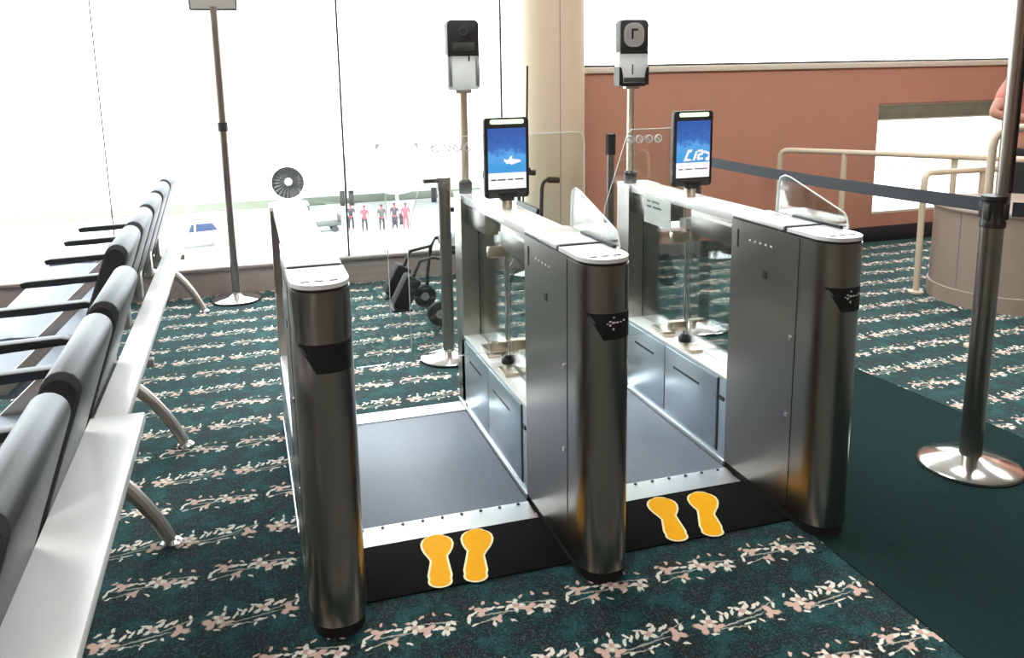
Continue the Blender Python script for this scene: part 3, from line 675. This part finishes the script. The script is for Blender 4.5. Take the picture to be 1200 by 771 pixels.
# ------------------------------------------------------------------ wheelchair behind the middle gate (faces left)
wc = thing('wheelchair', 'black wheelchair facing left in front of the window', 'wheelchair', (1.35, 2.88, 0))
def wp(x, y, z): return ((x if x < .99 else .99+(x-.99)*.84)-1.35, y-2.88, z)
for s, y in ((-1, 2.66), (1, 3.10)):
    obj('side_frame', tube([wp(1.06, y, .40), wp(1.10, y, .46), wp(1.62, y, .45), wp(1.74, y, .44), wp(1.79, y, .52), wp(1.80, y, .80)] + [wp(1.80+.03*(1-math.cos(a)), y, .80+.055*math.sin(a)) for a in (0.4, .8, 1.2)] + [wp(1.84, y, .862), wp(1.925, y, .856)], .0125, 10), 'black', wc)
    obj('hand_grip', tube([wp(1.85, y, .861), wp(1.935, y, .855)], .019, 12), 'rubber', wc)
    obj('armrest', prism(rounded(1.12-1.35, 1.52-1.35, y-2.88-.03, y-2.88+.03, .02, 3), 'z', .63, .66, bev=.006), 'black', wc)
    obj('arm_post', tube([wp(1.20, y, .46), wp(1.20, y, .635)], .010, 8), 'black', wc)
    obj('arm_post', tube([wp(1.58, y, .45), wp(1.58, y, .635)], .010, 8), 'black', wc)
    obj('front_strut', tube([wp(1.06, y, .40), wp(1.03, y, .24), wp(1.02, y, .10)], .012, 8), 'black', wc)
    cw = obj('caster_wheel', tube([wp(1.00, y-.018, .075), wp(1.00, y+.018, .075)], .075, 20), 'rubber', wc)
    obj('caster_hub', tube([wp(1.00, y-.021, .075), wp(1.00, y+.021, .075)], .028, 12), 'castalu', cw)
    rw = obj('rear_wheel', tube([wp(1.68+.15*math.cos(2*PI*k/24), y, .165+.15*math.sin(2*PI*k/24)) for k in range(25)], .015, 8), 'rubber', wc)
    for k in range(6): obj('spoke', tube([wp(1.68, y, .165), wp(1.68+.15*math.cos(PI*k/3), y, .165+.15*math.sin(PI*k/3))], .004, 6), 'chrome', rw)
    obj('rear_strut', tube([wp(1.72, y, .45), wp(1.68, y, .165)], .011, 8), 'black', wc)
    # leg rest: hanger, calf pad, footplate
    yy = y*.7+2.88*.3
    lr = obj('leg_rest', tube([wp(1.06, y, .41), wp(.98, yy, .415), wp(.90, yy, .40), wp(.865, yy, .33), wp(.80, yy, .14)], .011, 8), 'black', wc)
    pad = prism(rounded(-.05, .05, -.105, .105, .02, 3), 'y', -.06, .06, bev=.006)
    bmesh.ops.rotate(pad, cent=(0, 0, 0), matrix=Matrix.Rotation(math.radians(28), 3, 'Y'), verts=pad.verts)
    bmesh.ops.translate(pad, vec=wp(.805, yy, .215), verts=pad.verts)
    obj('leg_pad', pad, 'rubber', lr)
    fp = box(-.09, .03, -.07, .07, -.008, .008, .003); bmesh.ops.translate(fp, vec=wp(.80, yy, .115), verts=fp.verts); obj('footplate', fp, 'black', lr)
obj('seat', prism(rounded(1.09-1.35, 1.60-1.35, -.21, .21, .03, 3), 'z', .43, .49, bev=.01), 'black', wc)
obj('back_sling', prism([(1.60-1.35, .50), (1.645-1.35, .68), (1.665-1.35, .68), (1.63-1.35, .49)], 'y', -.20, .20), 'black', wc)
obj('flag_pole', tube([wp(1.80, 3.10, .44), wp(1.86, 3.10, .9), wp(1.875, 3.10, 1.35), wp(1.88, 3.10, 1.56)], .007, 8), 'black', wc)

# ------------------------------------------------------------------ people
def figure(name, label, loc, rz, height, shirt, trousers, skinm, arm_l, arm_r, stance=.10, detail=True, group=None):
    """one skinned body in metres for a 1.75 m adult, facing -Y; arms are (elbow, wrist) offsets"""
    k = height/1.75
    root = thing(name, label, 'person', loc, rz, group)
    def skin(nm, verts, edges, m, sub=1, parent=root, rootv=0):
        me = bpy.data.meshes.new(nm); me.from_pydata([Vector(v[:3])*k for v in verts], edges, []); o = bpy.data.objects.new(nm, me); COL.objects.link(o)
        o.parent = parent; o.modifiers.new('s', 'SKIN'); sv = me.skin_vertices[0].data
        for q, v in zip(sv, verts): q.radius = (v[3]*k, (v[4] if len(v) > 4 else v[3])*k)
        sv[rootv].use_root = True
        sm = o.modifiers.new('d', 'SUBSURF'); sm.levels = sm.render_levels = sub
        me.materials.append(M[m]); 
        return o
    el, wl = arm_l; er, wr = arm_r
    V = [(0, 0, .95, .15, .11), (0, .01, 1.12, .14, .10), (0, 0, 1.32, .17, .11), (0, .01, 1.46, .075), (0, -.005, 1.54, .058),
         (.19, .01, 1.42, .06), (*el, .042), (*wl, .029), (-.19, .01, 1.42, .06), (*er, .042), (*wr, .029),
         (.095, 0, .86, .09), (stance, -.01, .48, .058), (stance, .02, .09, .042), (stance, -.13, .035, .034),
         (-.095, 0, .86, .09), (-stance, -.01, .48, .058), (-stance, .02, .09, .042), (-stance, -.13, .035, .034), (0, -.01, 1.63, .085, .095), (0, -.01, 1.71, .065, .075)]
    E_ = [(0, 1), (1, 2), (2, 3), (3, 4), (2, 5), (5, 6), (6, 7), (2, 8), (8, 9), (9, 10), (0, 11), (11, 12), (12, 13), (13, 14), (0, 15), (15, 16), (16, 17), (17, 18), (4, 19), (19, 20)]
    b_ = skin('body', V, E_, skinm, 2 if detail else 1)
    # clothing shells, a little larger than the body
    T = [(0, 0, .90, .165, .125), (0, .01, 1.12, .155, .115), (0, 0, 1.33, .182, .122), (0, .012, 1.455, .09), (.195, .01, 1.42, .073), tuple(Vector((.19, .01, 1.42)).lerp(Vector(el), .72))+(.060,), (-.195, .01, 1.42, .073), tuple(Vector((-.19, .01, 1.42)).lerp(Vector(er), .72))+(.060,)]
    skin('shirt', T, [(0, 1), (1, 2), (2, 3), (2, 4), (4, 5), (2, 6), (6, 7)], shirt, 2 if detail else 1)
    Q = [(0, 0, .97, .162, .120), (.098, 0, .86, .105), (stance, -.01, .48, .078), (stance, .015, .10, .064), (-.098, 0, .86, .105), (-stance, -.01, .48, .078), (-stance, .015, .10, .064)]
    skin('trousers', Q, [(0, 1), (1, 2), (2, 3), (0, 4), (4, 5), (5, 6)], trousers, 2 if detail else 1)
    hr = bmesh.new(); bmesh.ops.create_uvsphere(hr, u_segments=20, v_segments=12, radius=1)
    for v in hr.verts:
        z = max(v.co.z, -.15 if v.co.y > -.2 else .35); v.co = Vector((v.co.x*.094, v.co.y*.106+.004, z*.10+1.68))*k
    obj('hair', hr, 'hair', root)
    if detail:
        for s, (w, e) in ((1, (wl, el)), (-1, (wr, er))):
            w = Vector(w); e = Vector(e); d = (w-e).normalized(); side = d.cross(Vector((0, 0, 1))); side = side.normalized() if side.length > .1 else Vector((1, 0, 0)); nrm = side.cross(d)
            HV = [tuple(w)+(.026, .020), tuple(w+d*.07)+(.038, .016)]; HE = [(0, 1)]
            for f_, (off, ln) in enumerate(((-.030, .072), (-.010, .082), (.010, .078), (.029, .062))):
                base = w+d*.09+side*off; i0 = len(HV)
                HV += [tuple(base)+(.0095,), tuple(base+d*ln*.5-nrm*.008)+(.0085,), tuple(base+d*ln*.85-nrm*.028)+(.0075,)]; HE += [(1, i0), (i0, i0+1), (i0+1, i0+2)]
            i0 = len(HV); HV += [tuple(w+d*.035-side*.036)+(.011,), tuple(w+d*.07-side*.052-nrm*.012)+(.009,)]; HE += [(0, i0), (i0, i0+1)]
            skin('hand', HV, HE, skinm, 1, parent=b_)
        # face
        fc = tube([Vector((0, -.092, 1.665))*k, Vector((0, -.112, 1.628))*k, Vector((0, -.098, 1.618))*k], [.007*k, .013*k, .009*k], 8); obj('nose', fc, skinm, b_)
        for s in (-1, 1):
            ey = bmesh.new(); bmesh.ops.create_uvsphere(ey, u_segments=10, v_segments=6, radius=.010*k); bmesh.ops.translate(ey, vec=Vector((s*.032, -.092, 1.662))*k, verts=ey.verts); obj('eye', ey, 'hair', b_)
            ea = bmesh.new(); bmesh.ops.create_uvsphere(ea, u_segments=10, v_segments=6, radius=1)
            for v in ea.verts: v.co = Vector((v.co.x*.010+s*.088, v.co.y*.018, v.co.z*.03+1.645))*k
            obj('ear', ea, skinm, b_)
        obj('mouth', box(-.022*k, .022*k, -.099*k, -.088*k, 1.582*k, 1.590*k, .002), 'redvest', b_)
    return root
# passenger mostly hidden behind the right stanchion: bent elbow shows to the left of it
figure('person', 'person in a salmon shirt, bent arm showing beside the right stanchion', (5.60, 2.72, 0), math.radians(8), 1.72, 'salmon', 'darkcloth', 'skin', ((.34, .05, 1.17), (.20, -.20, 1.22)), ((-.45, .0, 1.17), (-.30, -.22, 1.14)))

# ------------------------------------------------------------------ outside: apron, grass, aircraft, ground crew
ZG = -8.5
struct('apron_ground', box(-260, 260, 5.5, 420, ZG-.3, ZG), 'apron', 'sunlit pale concrete apron outside', smooth=False)
bm = box(-90, 90, 64.41, 68.61, ZG, ZG+.06); struct('grass_verge', bm, 'grass', 'strip of pale sunlit grass across the apron', smooth=False)
# airliner facing the terminal, turned a little
ay = math.radians(-8)
ap = thing('airliner', 'white airliner with grey engine fan parked outside the window', 'aircraft', (10.03, 55.86, ZG), ay)
def spun(prof, c, n=36):     # lathe about the local Y axis
    b_ = lathe(prof, (0, 0, 0), n); bmesh.ops.rotate(b_, cent=(0, 0, 0), matrix=Matrix.Rotation(math.radians(90), 3, 'X'), verts=b_.verts); bmesh.ops.translate(b_, vec=c, verts=b_.verts); return b_
fu = obj('fuselage', spun([(0, 7.2), (.6, 7.0), (1.35, 6.1), (2.1, 4.5), (2.6, 2.2), (2.7, 0), (2.7, -26), (1.6, -34), (.4, -39), (0, -39)], (0, 0, 4.6)), 'planewhite', ap)
for k in range(6):
    a = math.radians(40+k*20); x = 1.5*math.cos(a)
    obj('cockpit_window', box(x-.20, x+.20, -5.75, -5.2, 5.30+.2*math.sin(a), 5.62+.2*math.sin(a), .02), 'cartgrey', fu)
obj('wing', prism([(-2.0, 2.0), (-22, 15.0), (-22, 17.0), (-2.0, 10.5), (2.0, 10.5), (22, 17.0), (22, 15.0), (2.0, 2.0)], 'z', 4.1, 4.5), 'planewhite', ap)
obj('tail_fin', prism([(30, 6.5), (36, 13.5), (39.5, 13.5), (38, 5.5)], 'x', -.2, .2), 'planewhite', ap)
for s in (-1, 1):
    c = (s*7.5, 3.2, 2.7)
    en = obj('engine_nacelle', spun([(1.12, 2.2), (1.30, 2.35), (1.50, 2.1), (1.60, .9), (1.5, -1.2), (.9, -2.4), (.6, -2.5)], c), 'planewhite', ap)
    inn = obj('inlet_duct', spun([(1.12, 2.2), (1.16, 1.6)], c), 'fan', en)
    fd = obj('fan_disc', spun([(0, 1.55), (1.16, 1.5)], c), 'fan', en)
    for k in range(22):
        a = 2*PI*k/22; ca, sa = math.cos(a), math.sin(a)
        bl = B(); vs = [bl.verts.new((c[0]+r_*math.cos(a+o_), c[1]-y_, c[2]+r_*math.sin(a+o_))) for r_, o_, y_ in ((.30, -.10, 1.62), (1.13, -.03, 1.62), (1.13, .13, 1.78), (.30, .14, 1.78))]; bl.faces.new(vs)
        r = bmesh.ops.extrude_face_region(bl, geom=bl.faces[:]); bmesh.ops.translate(bl, vec=(0, .03, 0), verts=[q for q in r['geom'] if isinstance(q, bmesh.types.BMVert)])
        obj('fan_blade', bl, 'cartgrey', en)
    obj('spinner', spun([(0, 2.15), (.14, 2.0), (.30, 1.6)], c, 20), 'planewhite', en)
    lg = obj('landing_gear', tube([(s*3.6, 7, 4.2), (s*3.6, 7, .6)], .16, 10), 'planewhite', ap)
    for q in (-.35, .35): obj('tyre', tube([(s*3.6+q-.18, 7, .58), (s*3.6+q+.18, 7, .58)], .58, 22), 'darkcloth', lg)
ng = obj('nose_gear', tube([(0, -2.6, 2.5), (0, -2.6, .4)], .10, 10), 'planewhite', ap)
for q in (-.22, .22): obj('tyre', tube([(q-.1, -2.6, .38), (q+.1, -2.6, .38)], .38, 18), 'darkcloth', ng)
# parked car
c0 = (-3.49, 50.41, -8.5)
car = thing('parked_car', 'white car with blue-tinted windows parked on the apron', 'car', c0, math.radians(14))
cb_ = [(-2.3, .35), (-2.35, .75), (-2.1, .95), (-1.35, 1.02), (-.75, 1.62), (1.35, 1.66), (1.95, 1.05), (2.3, .95), (2.35, .4)]
bd = obj('car_body', prism(cb_, 'y', -.85, .85, bev=.06), 'planewhite', car)
obj('windshield', prism([(-1.38, 1.06), (-.84, 1.60), (-.80, 1.585), (-1.33, 1.03)], 'y', -.72, .72), 'carblue', bd)
for s in (-1, 1):
    y = s*.86
    for a, b, c_, d_ in ((-1.0, .05, -.62, .05), (.15, 1.45, .15, 1.12)):
        obj('side_window', prism([(a, 1.05), (b, 1.05), (d_, 1.54), (c_, 1.54)], 'y', min(y, y-s*.03), max(y+s*.012, y)), 'carblue', bd)
    for x in (-1.45, 1.5):
        wl_ = obj('wheel', tube([(x, s*.62, .34), (x, s*.88, .34)], .34, 22), 'planewhite', car); obj('hub', tube([(x, s*.86, .34), (x, s*.9, .34)], .17, 14), 'planewhite', wl_)
# baggage cart
k0 = (4.18, 52.56, -8.5)
ct = thing('baggage_cart', 'low grey baggage cart left of the ground crew', 'cart', k0, math.radians(5))
obj('deck', box(-1.5, 1.5, -.6, .6, .42, .62, .03), 'cartgrey', ct)
obj('end_rail', box(1.42, 1.5, -.6, .6, .6, 1.1, .02), 'cartgrey', ct)
for x in (-1.1, 1.1):
    for y in (-.45, .45): obj('wheel', tube([(x, y-.08, .22), (x, y+.08, .22)], .22, 14), 'darkcloth', ct)
crew = [(6.37, 52.29, 'darkcloth', 'darkcloth', 'ground crew worker in dark clothes, leftmost of the group outside'), (7.13, 51.33, 'redvest', 'darkcloth', 'ground crew worker in a red shirt left of the group outside'), (8.23, 51.19, 'cartgrey', 'darkcloth', 'ground crew worker in a grey shirt in the middle outside'), (9.13, 51.47, 'darkcloth', 'darkcloth', 'ground crew worker in dark clothes beside the right red shirt outside'), (9.81, 51.18, 'redvest', 'redvest', 'rightmost ground crew worker in red outside')]
for j, (u, v, s_, t_, lb) in enumerate(crew):
    q = (u, v, ZG)
    figure('person', lb, q, random.uniform(-.5, .5), 1.75, s_, t_, 'redvest', ((.28, .02, 1.16), (.27, -.10, .95)), ((-.28, .02, 1.16), (-.25, -.14, .97)), .13, False, 'ground crew on the apron')
